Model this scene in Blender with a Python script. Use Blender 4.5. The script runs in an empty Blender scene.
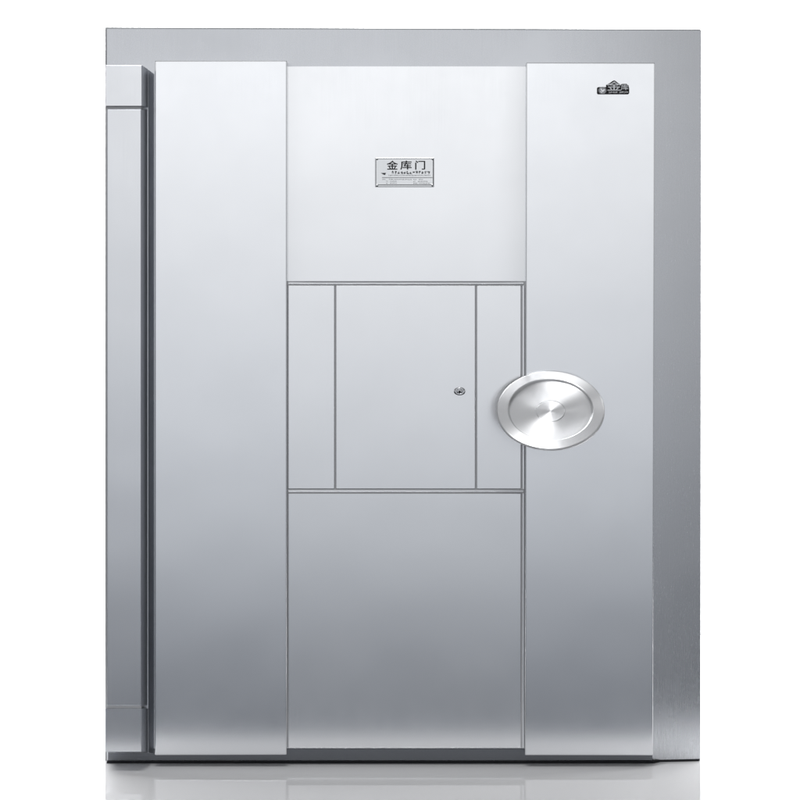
import bpy, bmesh, math, random
from mathutils import Vector, Matrix
random.seed(7)
R = math.radians
scene = bpy.context.scene
col = scene.collection

# ------------------------------------------------------------------ camera
D = 6.0            # camera to the front of the frame, metres
F = 1800.0         # focal length in photo pixels (photo is 800 px wide)
HOR = 300.0        # horizon row
H = (763 - HOR) * D / F
cam = bpy.data.cameras.new('camera')
cam.sensor_width = 36; cam.lens = 36 * F / 800
cam.shift_y = -(400 - HOR) / 800
cam.clip_end = 200
co = bpy.data.objects.new('camera', cam); col.objects.link(co)
co.location = (0, -D, H); co.rotation_euler = (R(90), 0, 0)
scene.camera = co

def P(px, py, y=0.0):
    d = D + y
    return Vector(((px - 400) * d / F, y, H - (py - HOR) * d / F))

# ------------------------------------------------------------------ materials
def new_mat(name):
    m = bpy.data.materials.new(name); m.use_nodes = True
    return m, m.node_tree, m.node_tree.nodes['Principled BSDF']

def steel(name, colr, rough=.38, metal=1.0, wave=.35, grain=.025, aniso=0.0, grain_axis='Z', spec=.5):
    m, nt, b = new_mat(name)
    N, L = nt.nodes, nt.links
    b.inputs['Base Color'].default_value = (*colr, 1)
    b.inputs['Metallic'].default_value = metal
    b.inputs['Roughness'].default_value = rough
    b.inputs['Anisotropic'].default_value = aniso
    b.inputs['Specular IOR Level'].default_value = spec
    tc = N.new('ShaderNodeTexCoord')
    # fine brushed grain, stretched along one axis
    mp = N.new('ShaderNodeMapping')
    mp.inputs['Scale'].default_value = (900, 900, 6) if grain_axis == 'Z' else (6, 900, 900)
    n1 = N.new('ShaderNodeTexNoise'); n1.inputs['Scale'].default_value = 1; n1.inputs['Detail'].default_value = 2
    L.new(tc.outputs['Object'], mp.inputs['Vector']); L.new(mp.outputs[0], n1.inputs['Vector'])
    rr = N.new('ShaderNodeMapRange')
    rr.inputs['To Min'].default_value = rough - .018; rr.inputs['To Max'].default_value = rough + .018
    n3 = N.new('ShaderNodeTexNoise'); n3.inputs['Scale'].default_value = 4; n3.inputs['Detail'].default_value = 5; n3.inputs['Roughness'].default_value = .65
    L.new(tc.outputs['Object'], n3.inputs['Vector'])
    L.new(n1.outputs['Fac'], rr.inputs['Value'])
    r3 = N.new('ShaderNodeMapRange'); r3.inputs['From Min'].default_value = .35; r3.inputs['From Max'].default_value = .7
    r3.inputs['To Min'].default_value = -.006; r3.inputs['To Max'].default_value = .016
    L.new(n3.outputs['Fac'], r3.inputs['Value'])
    ad = N.new('ShaderNodeMath'); ad.operation = 'ADD'; L.new(rr.outputs[0], ad.inputs[0]); L.new(r3.outputs[0], ad.inputs[1])
    L.new(ad.outputs[0], b.inputs['Roughness'])
    # faint smudges and handling marks
    # slow unevenness of rolled sheet
    n2 = N.new('ShaderNodeTexNoise'); n2.inputs['Scale'].default_value = 2.2; n2.inputs['Detail'].default_value = 1
    oi = N.new('ShaderNodeObjectInfo'); sc_ = N.new('ShaderNodeMath'); sc_.operation = 'MULTIPLY'; sc_.inputs[1].default_value = 40
    L.new(oi.outputs['Random'], sc_.inputs[0])
    of = N.new('ShaderNodeVectorMath'); of.operation = 'ADD'
    L.new(tc.outputs['Object'], of.inputs[0]); L.new(sc_.outputs[0], of.inputs[1]); L.new(of.outputs[0], n2.inputs['Vector'])
    b2 = N.new('ShaderNodeBump'); b2.inputs['Strength'].default_value = wave; b2.inputs['Distance'].default_value = .02
    L.new(n2.outputs['Fac'], b2.inputs['Height'])
    b1 = N.new('ShaderNodeBump'); b1.inputs['Strength'].default_value = grain; b1.inputs['Distance'].default_value = .0006
    L.new(n1.outputs['Fac'], b1.inputs['Height']); L.new(b2.outputs[0], b1.inputs['Normal'])
    L.new(b1.outputs[0], b.inputs['Normal'])
    return m

M = {}
M['panel'] = steel('brushed_steel_panel', (.79, .80, .818), .2, wave=.09)
M['centre'] = steel('brushed_steel_centre', (.825, .832, .845), .21, wave=.07)
M['frame'] = steel('brushed_steel_frame', (.60, .612, .637), .27, wave=.12, grain=.012)
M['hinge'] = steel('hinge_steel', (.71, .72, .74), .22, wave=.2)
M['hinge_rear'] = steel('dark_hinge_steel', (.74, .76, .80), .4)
M['hinge_shaded'] = steel('shaded_hinge_steel', (.50, .52, .56), .35)  # hinge steel again, with the shade of its right-hand faces in the colour
M['lip'] = steel('edge_lip_steel', (.40, .41, .42), .5, wave=0)
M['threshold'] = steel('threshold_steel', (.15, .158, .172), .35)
M['core'] = steel('dark_steel_core', (.60, .605, .62), .55, wave=.1)
M['trim'] = steel('trim_steel', (.82, .83, .85), .3, wave=.1)
M['plate'] = steel('nameplate_steel', (.68, .69, .70), .22, wave=.5)

def radial(name, rough, aniso, colr):
    m, nt, b = new_mat(name)
    N, L = nt.nodes, nt.links
    b.inputs['Base Color'].default_value = (*colr, 1)
    b.inputs['Metallic'].default_value = 1
    b.inputs['Anisotropic'].default_value = aniso
    b.inputs['Anisotropic Rotation'].default_value = .25
    t = N.new('ShaderNodeTangent'); t.direction_type = 'RADIAL'; t.axis = 'Z'
    L.new(t.outputs[0], b.inputs['Tangent'])
    tc = N.new('ShaderNodeTexCoord')
    ln = N.new('ShaderNodeVectorMath'); ln.operation = 'LENGTH'
    sx = N.new('ShaderNodeVectorMath'); sx.operation = 'MULTIPLY'; sx.inputs[1].default_value = (1, 1, 0)
    L.new(tc.outputs['Object'], sx.inputs[0]); L.new(sx.outputs[0], ln.inputs[0])
    # concentric lathe lines: noise over the radius with a touch of angle
    sx2 = N.new('ShaderNodeVectorMath'); sx2.operation = 'SCALE'; sx2.inputs['Scale'].default_value = 9
    L.new(sx.outputs[0], sx2.inputs[0])
    cb = N.new('ShaderNodeMath'); cb.operation = 'MULTIPLY'; cb.inputs[1].default_value = 700
    L.new(ln.outputs['Value'], cb.inputs[0])
    n = N.new('ShaderNodeTexNoise'); n.noise_dimensions = '4D'; n.inputs['Scale'].default_value = 1; n.inputs['Detail'].default_value = 2
    L.new(sx2.outputs[0], n.inputs['Vector']); L.new(cb.outputs[0], n.inputs['W'])
    rr = N.new('ShaderNodeMapRange')
    rr.inputs['To Min'].default_value = rough - .07; rr.inputs['To Max'].default_value = rough + .07
    L.new(n.outputs['Fac'], rr.inputs['Value']); L.new(rr.outputs[0], b.inputs['Roughness'])
    bp = N.new('ShaderNodeBump'); bp.inputs['Strength'].default_value = .12; bp.inputs['Distance'].default_value = .0006
    L.new(n.outputs['Fac'], bp.inputs['Height']); L.new(bp.outputs[0], b.inputs['Normal'])
    return m
M['wheel'] = radial('turned_steel', .34, .85, (.80, .805, .815))
M['wheel_boss'] = radial('turned_steel_boss', .30, .85, (.74, .745, .755))
M['chrome'] = steel('chrome', (.75, .76, .78), .16, wave=0)

def plain(name, colr, rough=.5, metal=0.0):
    m, nt, b = new_mat(name)
    N, L = nt.nodes, nt.links
    tc = N.new('ShaderNodeTexCoord'); n = N.new('ShaderNodeTexNoise'); n.inputs['Scale'].default_value = 60
    L.new(tc.outputs['Object'], n.inputs['Vector'])
    mx = N.new('ShaderNodeMix'); mx.data_type = 'RGBA'
    mx.inputs[6].default_value = (*[c * .93 for c in colr], 1); mx.inputs[7].default_value = (*[min(1, c * 1.05) for c in colr], 1)
    L.new(n.outputs['Fac'], mx.inputs[0]); L.new(mx.outputs[2], b.inputs['Base Color'])
    b.inputs['Roughness'].default_value = rough; b.inputs['Metallic'].default_value = metal
    if max(colr) < .2: b.inputs['Specular IOR Level'].default_value = .15
    return m
M['black'] = plain('black_enamel', (.012, .012, .014), .3)
M['engrave'] = plain('engraved_paint', (.03, .03, .033), .6)
M['engrave_fine'] = plain('engraved_fine', (.07, .07, .08), .6)
M['hole'] = plain('keyhole_black', (.004, .004, .004), .9)
M['gap_shade'] = plain('gap_shade_black', (.02, .021, .024), .6)  # near-black colour standing in for the gap shadow at the base
M['emblem'] = steel('emblem_steel', (.33, .335, .35), .35, wave=0)
M['badge'] = steel('badge_silver', (.62, .63, .65), .35, wave=0)

def floor_mat():
    m, nt, b = new_mat('white_gloss_floor')
    N, L = nt.nodes, nt.links
    b.inputs['Base Color'].default_value = (.9, .9, .91, 1)
    b.inputs['Roughness'].default_value = .7
    b.inputs['Specular IOR Level'].default_value = 0
    g = N.new('ShaderNodeBsdfGlossy'); g.inputs['Roughness'].default_value = .03
    g.inputs['Color'].default_value = (.97, .97, .98, 1)
    tc = N.new('ShaderNodeTexCoord'); n = N.new('ShaderNodeTexNoise'); n.inputs['Scale'].default_value = 5
    L.new(tc.outputs['Object'], n.inputs['Vector'])
    rr = N.new('ShaderNodeMapRange'); rr.inputs['To Min'].default_value = .02; rr.inputs['To Max'].default_value = .045
    L.new(n.outputs['Fac'], rr.inputs['Value']); L.new(rr.outputs[0], g.inputs['Roughness'])
    mx = N.new('ShaderNodeMixShader'); mx.inputs[0].default_value = FLOOR_MIX
    L.new(b.outputs[0], mx.inputs[1]); L.new(g.outputs[0], mx.inputs[2])
    L.new(mx.outputs[0], N['Material Output'].inputs['Surface'])
    return m
FLOOR_MIX = .30
M['floor'] = floor_mat()
M['backdrop'] = plain('white_backdrop', (.92, .92, .92), .9)

# ------------------------------------------------------------------ mesh helpers
def link(name, bm, mat, parent=None, smooth=False, bevel=0.0, seg=2):
    me = bpy.data.meshes.new(name)
    bmesh.ops.recalc_face_normals(bm, faces=bm.faces)
    bm.to_mesh(me); bm.free()
    me.materials.append(mat)
    o = bpy.data.objects.new(name, me); col.objects.link(o)
    if parent: o.parent = parent
    if smooth:
        for p in me.polygons: p.use_smooth = True
    if bevel:
        md = o.modifiers.new('bevel', 'BEVEL'); md.width = bevel; md.segments = seg; md.limit_method = 'ANGLE'
        md.harden_normals = False
    return o

def prism(bm, front, back):
    f = [bm.verts.new(v) for v in front]; b = [bm.verts.new(v) for v in back]
    n = len(f)
    bm.faces.new(f); bm.faces.new(b[::-1])
    for i in range(n):
        bm.faces.new((f[i], b[i], b[(i + 1) % n], f[(i + 1) % n]))

def quad(x0, y0, x1, y1):
    return [(x0, y0), (x1, y0), (x1, y1), (x0, y1)]

def slab(bm, pts, yf, yb):
    """front outline given in photo pixels on the plane y=yf, extruded straight back to yb"""
    f = [P(x, y, yf) for x, y in pts]
    prism(bm, f, [Vector((v.x, yb, v.z)) for v in f])

def slab_obj(name, pts, yf, yb, mat, parent, bevel=.0025, seg=2):
    bm = bmesh.new(); slab(bm, pts, yf, yb)
    return link(name, bm, mat, parent, bevel=bevel, seg=seg)

def lathe(bm, prof, seg=96, close=True):
    rings = []
    for r, z in prof:
        if r < 1e-6: rings.append([bm.verts.new((0, 0, z))])
        else: rings.append([bm.verts.new((r * math.cos(2 * math.pi * i / seg), r * math.sin(2 * math.pi * i / seg), z)) for i in range(seg)])
    for a, b in zip(rings, rings[1:]):
        for i in range(seg):
            j = (i + 1) % seg
            if len(a) == 1 and len(b) == 1: continue
            if len(a) == 1: bm.faces.new((a[0], b[i], b[j]))
            elif len(b) == 1: bm.faces.new((a[i], a[j], b[0]))
            else: bm.faces.new((a[i], a[j], b[j], b[i]))

def auto_smooth(o, ang=30):
    me = o.data
    me.shade_smooth() if hasattr(me, 'shade_smooth') else None
    bm = bmesh.new(); bm.from_mesh(me)
    for e in bm.edges:
        if len(e.link_faces) == 2 and e.calc_face_angle() > R(ang): e.smooth = False
    for f in bm.faces: f.smooth = True
    bm.to_mesh(me); bm.free()

def text(name, s, mat, parent, centre, height, width=None, extrude=.0006, offset=0.0, bold=0.0):
    cu = bpy.data.curves.new(name, 'FONT'); cu.body = s; cu.size = 1
    cu.align_x = 'CENTER'; cu.offset = offset; cu.extrude = .01
    t = bpy.data.objects.new(name + '_src', cu); col.objects.link(t)
    dg = bpy.context.evaluated_depsgraph_get()
    me = bpy.data.meshes.new_from_object(t.evaluated_get(dg))
    col.objects.unlink(t); bpy.data.objects.remove(t)
    xs = [v.co.x for v in me.vertices]; ys = [v.co.y for v in me.vertices]
    cx, cy = (min(xs) + max(xs)) / 2, (min(ys) + max(ys)) / 2
    ky = height / (max(ys) - min(ys)); kx = width / (max(xs) - min(xs)) if width else ky
    for v in me.vertices:
        x, y, z = v.co
        v.co = Vector((centre.x + (x - cx) * kx, centre.y - (extrude if z > 0 else -.0004), centre.z + (y - cy) * ky))
    if bold:
        bm = bmesh.new(); bm.from_mesh(me)
        src = list(bm.verts) + list(bm.edges) + list(bm.faces)
        base_v = list(bm.verts)
        for (ddx, ddz, ddy2) in ((bold, 0, -.00007), (bold * .5, bold * .6, -.00014)):
            r_ = bmesh.ops.duplicate(bm, geom=src)
            nv = [e for e in r_['geom'] if isinstance(e, bmesh.types.BMVert)]
            bmesh.ops.translate(bm, verts=nv, vec=(ddx, ddy2, ddz))
        bm.to_mesh(me); bm.free()
    me.materials.clear(); me.materials.append(mat)
    me.name = name
    o = bpy.data.objects.new(name, me); col.objects.link(o); o.parent = parent
    return o

def empty(name, loc, label, cat):
    o = bpy.data.objects.new(name, None); col.objects.link(o); o.location = loc
    o['label'] = label; o['category'] = cat
    return o

# ------------------------------------------------------------------ setting
bm = bmesh.new()
FY0, FY1 = -.50, 2.29
nx = 1
v = [bm.verts.new(c) for c in ((-4.4, FY0, 0), (4.4, FY0, 0), (4.4, FY1, 0), (-4.4, FY1, 0))]
bm.faces.new(v)
vb = [bm.verts.new((c.co.x, c.co.y, -.04)) for c in v]
bm.faces.new(vb[::-1])
for i in range(4): bm.faces.new((v[i], vb[i], vb[(i + 1) % 4], v[(i + 1) % 4]))
fl = link('floor', bm, M['floor']); fl['kind'] = 'structure'
bm = bmesh.new()
bk = [(-4.5, 2.3, -.6), (4.5, 2.3, -.6), (4.5, 2.3, 4.2), (-4.5, 2.3, 4.2)]
prism(bm, [Vector(c) for c in bk], [Vector((c[0], 2.34, c[2])) for c in bk])
bd = link('backdrop', bm, M['backdrop']); bd['kind'] = 'structure'

# ------------------------------------------------------------------ the vault door
door = empty('bank_vault', (0, 0, 0),
             'brushed stainless steel vault door with tilted round handwheel, standing closed on glossy white floor', 'vault door')
T = door
YF, YS, YC = 0.0, -.060, -.046      # frame face, side panel face, centre panel face
core_y = -.041
# frame: one plate, top edge slopes a hair as in the photo
fr_pts = [(106.9, 28.8), (701.2, 30.6), (700.4, 760.6), (106.9, 760.9)]
slab_obj('edge_lip', [(105.2, 27.2), (700.8, 29.3), (700.0, 760.7), (105.2, 760.9)], YF + .028, .15, M['lip'], T, 0)
def top_at(x): return 28.8 + (x - 106.9) / (701.2 - 106.9) * 1.8
cols = [106.9] + [540 + (701.2 - 540) * i / 20 for i in range(21)]
def rec(x): return .0250 * max(0, (x - 540) / 161.2) ** 2
bm = bmesh.new()
tp = [bm.verts.new(P(x, top_at(x), YF + rec(x))) for x in cols]
bt = [bm.verts.new(P(x - .8 * max(0, (x - 540) / 161.2), 760.8 - 78 * rec(x), YF + rec(x))) for x in cols]
tb_ = [bm.verts.new((v.co.x, .16, v.co.z)) for v in tp]; bb_ = [bm.verts.new((v.co.x, .16, v.co.z)) for v in bt]
for i in range(len(cols) - 1):
    bm.faces.new((tp[i], tp[i + 1], bt[i + 1], bt[i])); bm.faces.new((tb_[i + 1], tb_[i], bb_[i], bb_[i + 1]))
    bm.faces.new((tp[i], tb_[i], tb_[i + 1], tp[i + 1])); bm.faces.new((bt[i], bt[i + 1], bb_[i + 1], bb_[i]))
bm.faces.new((tp[0], bt[0], bb_[0], tb_[0])); bm.faces.new((tp[-1], tb_[-1], bb_[-1], bt[-1]))
fo = link('frame', bm, M['frame'], T); auto_smooth(fo, 30)
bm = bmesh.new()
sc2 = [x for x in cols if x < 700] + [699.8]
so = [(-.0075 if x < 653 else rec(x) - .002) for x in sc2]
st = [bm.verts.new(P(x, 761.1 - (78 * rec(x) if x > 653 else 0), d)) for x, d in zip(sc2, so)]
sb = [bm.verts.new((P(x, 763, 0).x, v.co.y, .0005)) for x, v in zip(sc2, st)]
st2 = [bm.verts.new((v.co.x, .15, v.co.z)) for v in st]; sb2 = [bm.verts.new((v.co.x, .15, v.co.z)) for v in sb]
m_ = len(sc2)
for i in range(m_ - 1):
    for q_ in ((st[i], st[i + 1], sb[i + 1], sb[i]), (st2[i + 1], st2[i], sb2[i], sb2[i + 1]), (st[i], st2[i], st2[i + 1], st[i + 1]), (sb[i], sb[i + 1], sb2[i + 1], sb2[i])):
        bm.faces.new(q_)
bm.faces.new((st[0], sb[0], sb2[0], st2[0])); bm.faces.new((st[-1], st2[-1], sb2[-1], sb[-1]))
link('base_gap_shade', bm, M['gap_shade'], T)  # dark strip put in as the shadow line between frame and floor

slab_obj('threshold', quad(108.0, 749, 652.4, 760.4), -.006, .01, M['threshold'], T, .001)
# dark core of the leaf, seen only through the joints
core = slab_obj('leaf_core', quad(156.5, 68, 652, 747.2), core_y, .02, M['core'], T, 0)

# side panels
slab_obj('side_panel', [(154.8, 60.6), (286.9, 60.6), (286.7, 755.0), (154.8, 755.4)], YS, .01, M['panel'], T, .0035, 3)
slab_obj('side_panel', [(526.2, 62.4), (655.0, 62.6), (653.0, 755.6), (524.9, 755.4)], YS, .01, M['panel'], T, .0035, 3)

# centre panels
g = .75
def pillow(name, x0, y0, x1, y1, yf, yb, mat, parent, rollx, rolly, drop):
    """sheet whose face rolls back softly towards its edges"""
    a = P(x0, y0, yf); c_ = P(x1, y1, yf)
    bm = bmesh.new(); nx, nz = 60, 60
    def prof(t_, w_):        # 0 inside, rises to 1 at the edge
        e = max(0.0, 1 - t_ / w_); return e * e
    g_ = []
    for j in range(nz + 1):
        row = []
        for i in range(nx + 1):
            x = a.x + (c_.x - a.x) * i / nx; z = c_.z + (a.z - c_.z) * j / nz
            dx = min(x - a.x, c_.x - x); top_ = a.z - z
            row.append(bm.verts.new((x, yf + drop * (prof(dx, rollx)) + 0, z)))
        g_.append(row)
    for j in range(nz):
        for i in range(nx): bm.faces.new((g_[j][i], g_[j][i + 1], g_[j + 1][i + 1], g_[j + 1][i]))
    border = g_[0] + [g_[j][nx] for j in range(1, nz + 1)] + g_[nz][nx - 1::-1] + [g_[j][0] for j in range(nz - 1, 0, -1)]
    back = [bm.verts.new((v_.co.x, yb, v_.co.z)) for v_ in border]
    n_ = len(border)
    for i in range(n_): bm.faces.new((border[i], border[(i + 1) % n_], back[(i + 1) % n_], back[i]))
    bm.faces.new(back)
    o = link(name, bm, mat, parent); auto_smooth(o, 30)
    return o
pillow('upper_panel', 286.2, 66.4, 526.4, 281.1, YC, core_y + .006, M['centre'], T, .12, .0001, .0042)
slab_obj('trim_strip', quad(288.1, 282.6, 523.6, 284.1), YC - .001, core_y + .004, M['trim'], T, .001, 1)
slab_obj('trim_strip', quad(288.1, 490.3, 523.6, 491.9), YC - .001, core_y + .004, M['trim'], T, .001, 1)
slab_obj('trim_strip', quad(522.3, 285.4, 524.3, 489.1), YC - .001, core_y + .004, M['trim'], T, .001, 1)
slab_obj('trim_strip', quad(522.3, 493.2, 524.1, 748.0), YC - .001, core_y + .004, M['trim'], T, .001, 1)
slab_obj('infill_panel', quad(288.1, 285.4, 334.5, 489.1), YC, core_y + .004, M['centre'], T, .002)
slab_obj('infill_panel', quad(476.7, 285.4, 521.0, 489.1), YC, core_y + .004, M['centre'], T, .002)
hatch = slab_obj('hatch_door', quad(335.9, 285.4, 475.3, 489.1), YC, core_y + .004, M['centre'], T, .002)
slab_obj('lower_panel', quad(288.1, 493.2, 521.0, 748.0), YC, core_y + .004, M['centre'], T, .002)

# ---- keylock on the hatch
c = P(459.6, 391.2, YC)
pxm = (D + YC) / F
def place_lathe(name, prof, mat, parent, centre, normal, seg=64, sx=1, sy=1, sm=35):
    bm = bmesh.new(); lathe(bm, prof, seg)
    bmesh.ops.scale(bm, vec=(sx, sy, 1), verts=bm.verts)
    o = link(name, bm, mat, None)
    auto_smooth(o, sm)
    n = Vector(normal).normalized()
    q = n.to_track_quat('Z', 'Y')
    o.rotation_mode = 'QUATERNION'
    o.rotation_quaternion = q
    o.location = centre
    o.parent = parent
    return o
r = 5.9 * pxm
nrm = (0, -1, 0)
lock = place_lathe('keylock', [(r, -.002), (r, .003), (r * .94, .0062), (r * .80, .0072), (r * .72, .0062), (r * .70, .003), (r * .69, .0005), (0, .0005)], M['chrome'], hatch, c, nrm, sx=1, sy=.70)
ml = place_lathe('lock_cylinder', [(r * .62, 0), (r * .60, .0042), (r * .5, .0052), (0, .0052)], M['badge'], hatch, c, nrm, sx=1, sy=.70)
bm = bmesh.new()
kc = c + Vector((0, -.0066, -.0012))
pts = [kc + Vector((math.cos(a) * .0034, 0, math.sin(a) * .0034)) for a in [R(-60 + i * 300 / 14 + 0) for i in range(15)]]
pts = [kc + Vector((math.sin(a) * .0034, 0, math.cos(a) * .0034)) for a in [R(-150 + i * 300 / 14) for i in range(15)]]
pts += [kc + Vector((.0019, 0, -.0066)), kc + Vector((-.0019, 0, -.0066))]
prism(bm, pts, [p + Vector((0, .002, 0)) for p in pts])
link('keyhole', bm, M['hole'], hatch)

# ---- handwheel
tilt = R(46.8); yaw = R(-5)
n = Vector((math.sin(yaw) * math.cos(tilt), -math.cos(yaw) * math.cos(tilt), math.sin(tilt)))
wy = -.205
wc = P(550.5, 409.0, wy)
k = (D + wy) / F
Rw = 53.9 * k
Ri = 41.6 * k
Rb = 14.2 * k
t = .012
prof = [(0, -.020), (Rw * .80, -.020), (Rw * .86, -t), (Rw * .97, -t * .9), (Rw, -t * .62), (Rw, -.004), (Rw - .0025, -.0006), (Rw - .005, 0),
        (Ri + .004, 0.0008), (Ri + .0015, -.0002), (Ri, -.0022), (Ri - .0008, -.0085), (Ri - .004, -.0100)]
n_d = 10
for i in range(n_d + 1):
    f = i / n_d
    prof.append((Ri - .006 - (Ri - .006 - Rb - .002) * f, -.0100 - .0015 * math.sin(math.pi * f)))
prof += [(Rb + .0014, -.0115), (Rb + .001, -.0117)]
prof.append((0, -.0117))
wheel = place_lathe('handwheel', prof, M['wheel'], T, wc, n, seg=160, sm=9)
boss = place_lathe('boss', [(Rb + .0003, -.0125), (Rb, -.0098), (Rb - .0012, -.0094), (Rb - .002, -.0094), (0, -.0094)], M['wheel'], None, (0, 0, 0), (0, 0, 1), seg=96, sm=9)
boss.parent = wheel; boss.rotation_quaternion = (1, 0, 0, 0)
# shaft behind the wheel and its collar on the door
bm = bmesh.new()
base = Vector((wc.x, YS, wc.z)); top = wc - n * .0185
def tube(bm, pts, rads, seg=40):
    rings = []
    for i, (p, rr_) in enumerate(zip(pts, rads)):
        d = (pts[min(i + 1, len(pts) - 1)] - pts[max(i - 1, 0)]).normalized()
        a = d.cross(Vector((1, 0, 0))).normalized(); b = d.cross(a)
        rings.append([bm.verts.new(p + a * rr_ * math.cos(2 * math.pi * j / seg) + b * rr_ * math.sin(2 * math.pi * j / seg)) for j in range(seg)])
    for A, B in zip(rings, rings[1:]):
        for j in range(seg): bm.faces.new((A[j], A[(j + 1) % seg], B[(j + 1) % seg], B[j]))
    bm.faces.new(rings[0][::-1]); bm.faces.new(rings[-1])
mid = Vector((wc.x, -.108, wc.z - .020))
tube(bm, [base + Vector((0, .004, -.03)), base + Vector((0, -.03, -.03)), mid + Vector((0, 0, -.008)), (mid + top) / 2 + Vector((0, -.006, -.010)), top - n * .018, top - n * .006, top], [.030, .030, .029, .029, .029, .029, .03])
sh = link('shaft', bm, M['hinge'], T); auto_smooth(sh, 50)
place_lathe('collar', [(.055, -.004), (.055, .010), (.052, .014), (.034, .016), (.030, .016)], M['hinge'], T, base + Vector((0, 0, -.03)), (0, -1, 0), seg=64)

# ---- hinge column on the left
HY = -.125           # front face
def tapered(name, x0, x1, y0, y1, xr, ytop, mat_f, yf, yb, xl=None, ybot=None, bev=.002):
    """block with front outline in pixels that splays to the right and downwards towards the back"""
    f = [P(x0, y0, yf), P(x1, y0, yf), P(x1, y1, yf), P(x0, y1, yf)]
    b = [P(xl if xl else x0 + 2, ytop, yb), P(xr, ytop, yb), P(xr, ybot if ybot else y1 + 1, yb), P(xl if xl else x0 + 2, ybot if ybot else y1 + 1, yb)]
    bm = bmesh.new(); prism(bm, f, b)
    o = link(name, bm, mat_f, None, bevel=bev)
    o.data.materials.append(M['hinge_shaded'])
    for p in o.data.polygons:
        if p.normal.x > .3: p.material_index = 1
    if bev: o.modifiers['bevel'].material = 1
    return o
HM = -.065
def fr_(a, b, t_): return a + (b - a) * t_
# front halves (lighter) and rear halves (darker), cap / column / cap
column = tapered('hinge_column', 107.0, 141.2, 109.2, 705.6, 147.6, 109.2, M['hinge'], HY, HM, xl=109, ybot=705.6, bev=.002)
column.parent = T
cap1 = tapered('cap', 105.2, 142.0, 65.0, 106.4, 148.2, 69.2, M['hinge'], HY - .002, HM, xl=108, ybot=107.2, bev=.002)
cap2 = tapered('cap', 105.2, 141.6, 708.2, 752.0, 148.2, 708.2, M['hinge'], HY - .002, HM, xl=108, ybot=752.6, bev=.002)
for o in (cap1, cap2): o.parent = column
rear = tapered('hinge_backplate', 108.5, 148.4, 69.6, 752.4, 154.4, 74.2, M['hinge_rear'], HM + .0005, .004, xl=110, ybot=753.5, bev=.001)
rear.parent = T
# dark backing plate, seen in the joints and along the left edge
slab_obj('backing_plate', quad(105.5, 105.6, 141.0, 709), HY + .006, HM + .003, M['core'], T, 0)

# ---- nameplate
npy = YC - .0035
pts = quad(375.0, 157.4, 434.2, 187.0)
plate = slab_obj('nameplate', pts, npy, YC + .002, M['plate'], T, .0018)
bm = bmesh.new()      # raised border, four bars
for q in (quad(377, 158.2, 432, 158.9), quad(377, 184.6, 432, 185.3), quad(432.9, 159.5, 433.7, 184.9), quad(375.7, 159.5, 376.2, 184.9)):
    slab(bm, q, npy - .0007, npy + .001)
slab(bm, quad(382, 177.3, 432.6, 177.8), npy - .0005, npy + .001)
link('engraved_border', bm, M['engrave_fine'], plate)
for s, x, w in (('金', 392.2, 11.0), ('库', 405.8, 11.2), ('门', 420.0, 9.8)):
    text('lettering', s, M['engrave'], plate, P(x, 165.2, npy), 8.9 * pxm, w * pxm, extrude=.0008, offset=.006, bold=.30 * pxm)
def tiny_line(bm, x0, x1, yc, h, adv, y, gaps=(), seed=0, fill=.8):
    rnd = random.Random(seed)
    x = x0
    while x < x1:
        if not any(a <= x <= b for a, b in gaps):
            w = adv * fill
            for _ in range(3):
                yy = yc + rnd.uniform(-.42, .42) * h
                a = rnd.uniform(0, .35) * w; b = rnd.uniform(.6, 1) * w
                slab(bm, quad(x + a, yy - .09 * h, x + b, yy + .09 * h), y - .0005, y + .001)
            for _ in range(2):
                xx = x + rnd.uniform(.15, .85) * w
                a = rnd.uniform(-.5, -.1) * h; b = rnd.uniform(.1, .5) * h
                slab(bm, quad(xx - .08 * w, yc + a, xx + .08 * w, yc + b), y - .00053, y + .001)
        x += adv
bm = bmesh.new()
tiny_line(bm, 391.3, 429.5, 172.5, 3.2, 3.0, npy, seed=3, fill=.92)
tiny_line(bm, 388.5, 429.5, 175.3, 1.3, 1.05, npy, seed=4)
slab(bm, [(380.8, 173.0), (386, 172.8), (385.2, 175.0), (383.8, 174.8)], npy - .0005, npy + .001)   # little emblem left of the line
tiny_line(bm, 382.3, 411, 179.4, 1.2, 1.1, npy, gaps=((385.5, 388.0),), seed=5)
tiny_line(bm, 413.4, 423, 179.4, 1.2, 1.1, npy, gaps=((416.0, 418.0),), seed=6)
tiny_line(bm, 386, 397, 181.4, 1.1, 1.0, npy, gaps=((388.0, 389.0),), seed=7)
tiny_line(bm, 413.4, 427, 181.4, 1.1, 1.1, npy, gaps=((415.0, 417.0),), seed=8)
tiny_line(bm, 386, 397, 183.3, 1.1, 1.0, npy, gaps=((388.0, 389.0),), seed=9)
tiny_line(bm, 413.4, 429.5, 183.3, 1.2, 1.1, npy, gaps=((417.0, 418.5),), seed=10)
link('fine_print', bm, M['engrave_fine'], plate)
for x, y in ((377.1, 158.9), (432.6, 158.9), (377.0, 185.6), (432.4, 185.2)):
    place_lathe('rivet', [(1.25 * pxm, -.001), (1.2 * pxm, .0014), (.7 * pxm, .0026), (0, .003)], M['chrome'], plate, P(x, y, npy), (0, -1, 0), seg=20)

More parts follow.
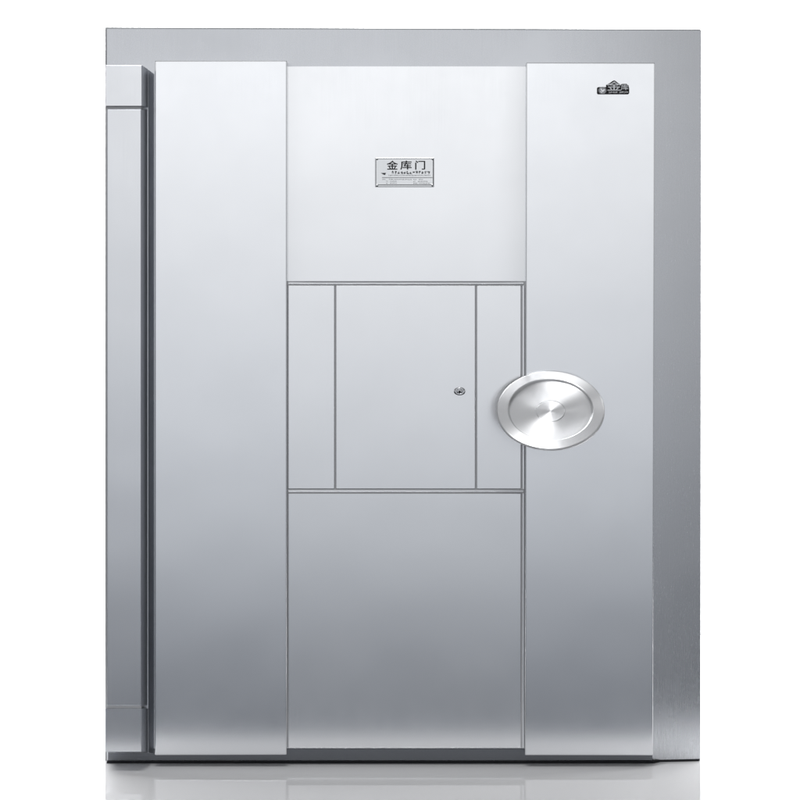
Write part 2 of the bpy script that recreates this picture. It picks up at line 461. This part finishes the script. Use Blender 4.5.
# ---- badge
by = YS - .004
pb = (D + YS) / F
def rounded(x0, y0, x1, y1, r_, nseg=6):
    pts = []
    for cx, cy, a0 in ((x1 - r_, y0 + r_, -90), (x1 - r_, y1 - r_, 0), (x0 + r_, y1 - r_, 90), (x0 + r_, y0 + r_, 180)):
        for i in range(nseg + 1):
            a = R(a0 + 90 * i / nseg); pts.append((cx + r_ * math.cos(a), cy + r_ * math.sin(a)))
    return pts
badge = slab_obj('badge', rounded(597.1, 87.0, 629.3, 94.2, 1.5), by, YS + .001, M['black'], T, .0008, 2)
bm = bmesh.new()      # black outline plate of the characters, roof shaped
slab(bm, [(606.3, 87.4), (606.1, 85.0), (609.0, 83.5), (613.2, 80.6), (614.8, 80.4), (618.6, 83.4), (620.6, 84.6), (622.0, 83.9), (626.4, 83.8), (628.6, 85.4), (629.0, 88.0)], by + .0006, YS + .001)
link('emblem_backing', bm, M['black'], badge)
# round emblem
place_lathe('emblem', [(3.7 * pb, -.001), (3.7 * pb, .0010), (3.3 * pb, .0011), (3.1 * pb, .0003), (0, .0003)], M['emblem'], badge, P(602.4, 90.4, by), (0, -1, 0), seg=32, sx=1.1, sy=.95)
bm = bmesh.new()      # swirl mark on the round emblem
slab(bm, [(600.2, 88.9), (601.3, 88.3), (602.5, 90.3), (604.3, 89.0), (605.0, 90.0), (602.6, 92.3)], by - .0014, by - .0008)
slab(bm, [(600.0, 91.2), (600.8, 91.0), (602.2, 92.9), (601.4, 93.0)], by - .0014, by - .0008)
link('emblem_mark', bm, M['trim'], badge)
text('lettering', '金', M['badge'], badge, P(614.1, 86.0, by), 9.2 * pb, 14.6 * pb, extrude=.0012, offset=.008)
text('lettering', '库', M['badge'], badge, P(624.6, 87.2, by), 5.8 * pb, 7.6 * pb, extrude=.0012, offset=.008)
bm = bmesh.new()
for x0, x1 in ((608.8, 610.2), (611.2, 613.6), (614.2, 617.6), (619.4, 622.9), (623.9, 627.5)):
    tiny_line(bm, x0, x1, 92.2, 1.9, 1.15, by, seed=int(x0 * 10), fill=.75)
link('fine_print', bm, M['trim'], badge)

# ------------------------------------------------------------------ lights
w = bpy.data.worlds.new('World'); scene.world = w; w.use_nodes = True
nt = w.node_tree; N, L = nt.nodes, nt.links
tc = N.new('ShaderNodeTexCoord'); sp = N.new('ShaderNodeSeparateXYZ')
L.new(tc.outputs['Generated'], sp.inputs[0])
ramp = N.new('ShaderNodeValToRGB'); ramp.color_ramp.interpolation = 'EASE'
mr = N.new('ShaderNodeMapRange'); mr.inputs['From Min'].default_value = -1; mr.inputs['From Max'].default_value = 1
L.new(sp.outputs['Z'], mr.inputs['Value']); L.new(mr.outputs[0], ramp.inputs['Fac'])
cr = ramp.color_ramp
def el(deg): return (math.sin(R(deg)) + 1) / 2
stops = [(-90, .02), (-26, .03), (-14.5, .11), (-11.5, .23), (-9.5, .40), (-7.8, .64), (-5.5, .77), (-3, .86), (3, 1.01), (6, 1.26), (9.5, 1.82), (11.5, 1.25), (13.5, .28), (20, .24), (40, .38), (90, .5)]
cr.elements[0].position = el(stops[0][0]); cr.elements[1].position = el(stops[-1][0])
for d, vv in stops[1:-1]: cr.elements.new(el(d))
for e, (d, vv) in zip(sorted(cr.elements, key=lambda e: e.position), stops):
    tb = .13 if d < -8 else (.055 if d < 0 else .018)
    e.color = (vv * (1 - tb), vv * (1 - tb * .4), vv * (1 + tb * .6), 1)
rx = N.new('ShaderNodeValToRGB'); rx.color_ramp.interpolation = 'EASE'
mrx = N.new('ShaderNodeMapRange'); mrx.inputs['From Min'].default_value = -1; mrx.inputs['From Max'].default_value = 1
L.new(sp.outputs['X'], mrx.inputs['Value']); L.new(mrx.outputs[0], rx.inputs['Fac'])
c2 = rx.color_ramp
azs = [(-1, .45), (-.42, .6), (-.15, 1.0), (.12, 1.0), (.2, .84), (.32, .6), (1, .42)]
c2.elements[0].position = 0; c2.elements[1].position = 1
for d, vv in azs[1:-1]: c2.elements.new((d + 1) / 2)
for e, (d, vv) in zip(sorted(c2.elements, key=lambda e: e.position), azs): e.color = (vv, vv, vv, 1)
mm = N.new('ShaderNodeMix'); mm.data_type = 'RGBA'; mm.blend_type = 'MULTIPLY'; mm.inputs[0].default_value = 1
L.new(ramp.outputs[0], mm.inputs[6]); L.new(rx.outputs[0], mm.inputs[7])
L.new(mm.outputs[2], N['Background'].inputs['Color']); N['Background'].inputs['Strength'].default_value = 1.0

def area(name, loc, target, sx, sy, power, colr=(1, 1, 1)):
    l = bpy.data.lights.new(name, 'AREA'); l.shape = 'RECTANGLE'; l.size = sx; l.size_y = sy; l.energy = power; l.color = colr
    o = bpy.data.objects.new(name, l); col.objects.link(o); o.location = loc
    o.rotation_euler = (Vector(target) - Vector(loc)).to_track_quat('-Z', 'Y').to_euler()
    return o
area('key_softbox', (-.5, -2.2, 5.4), (.1, 0, 1.5), 2.0, .9, 85)
area('backdrop_fill', (-2.0, .55, 3.9), (-2.0, 2.3, 3.3), 3.0, .6, 420)  # unseen pair of lamps added to bring the backdrop up to white
area('backdrop_fill', (2.0, .55, 3.9), (2.0, 2.3, 3.3), 3.0, .6, 420)

scene.view_settings.view_transform = 'Standard'
scene.view_settings.look = 'None'
scene.view_settings.gamma = 1
scene.view_settings.exposure = 0
scene.cycles.max_bounces = 8
scene.cycles.use_denoising = True
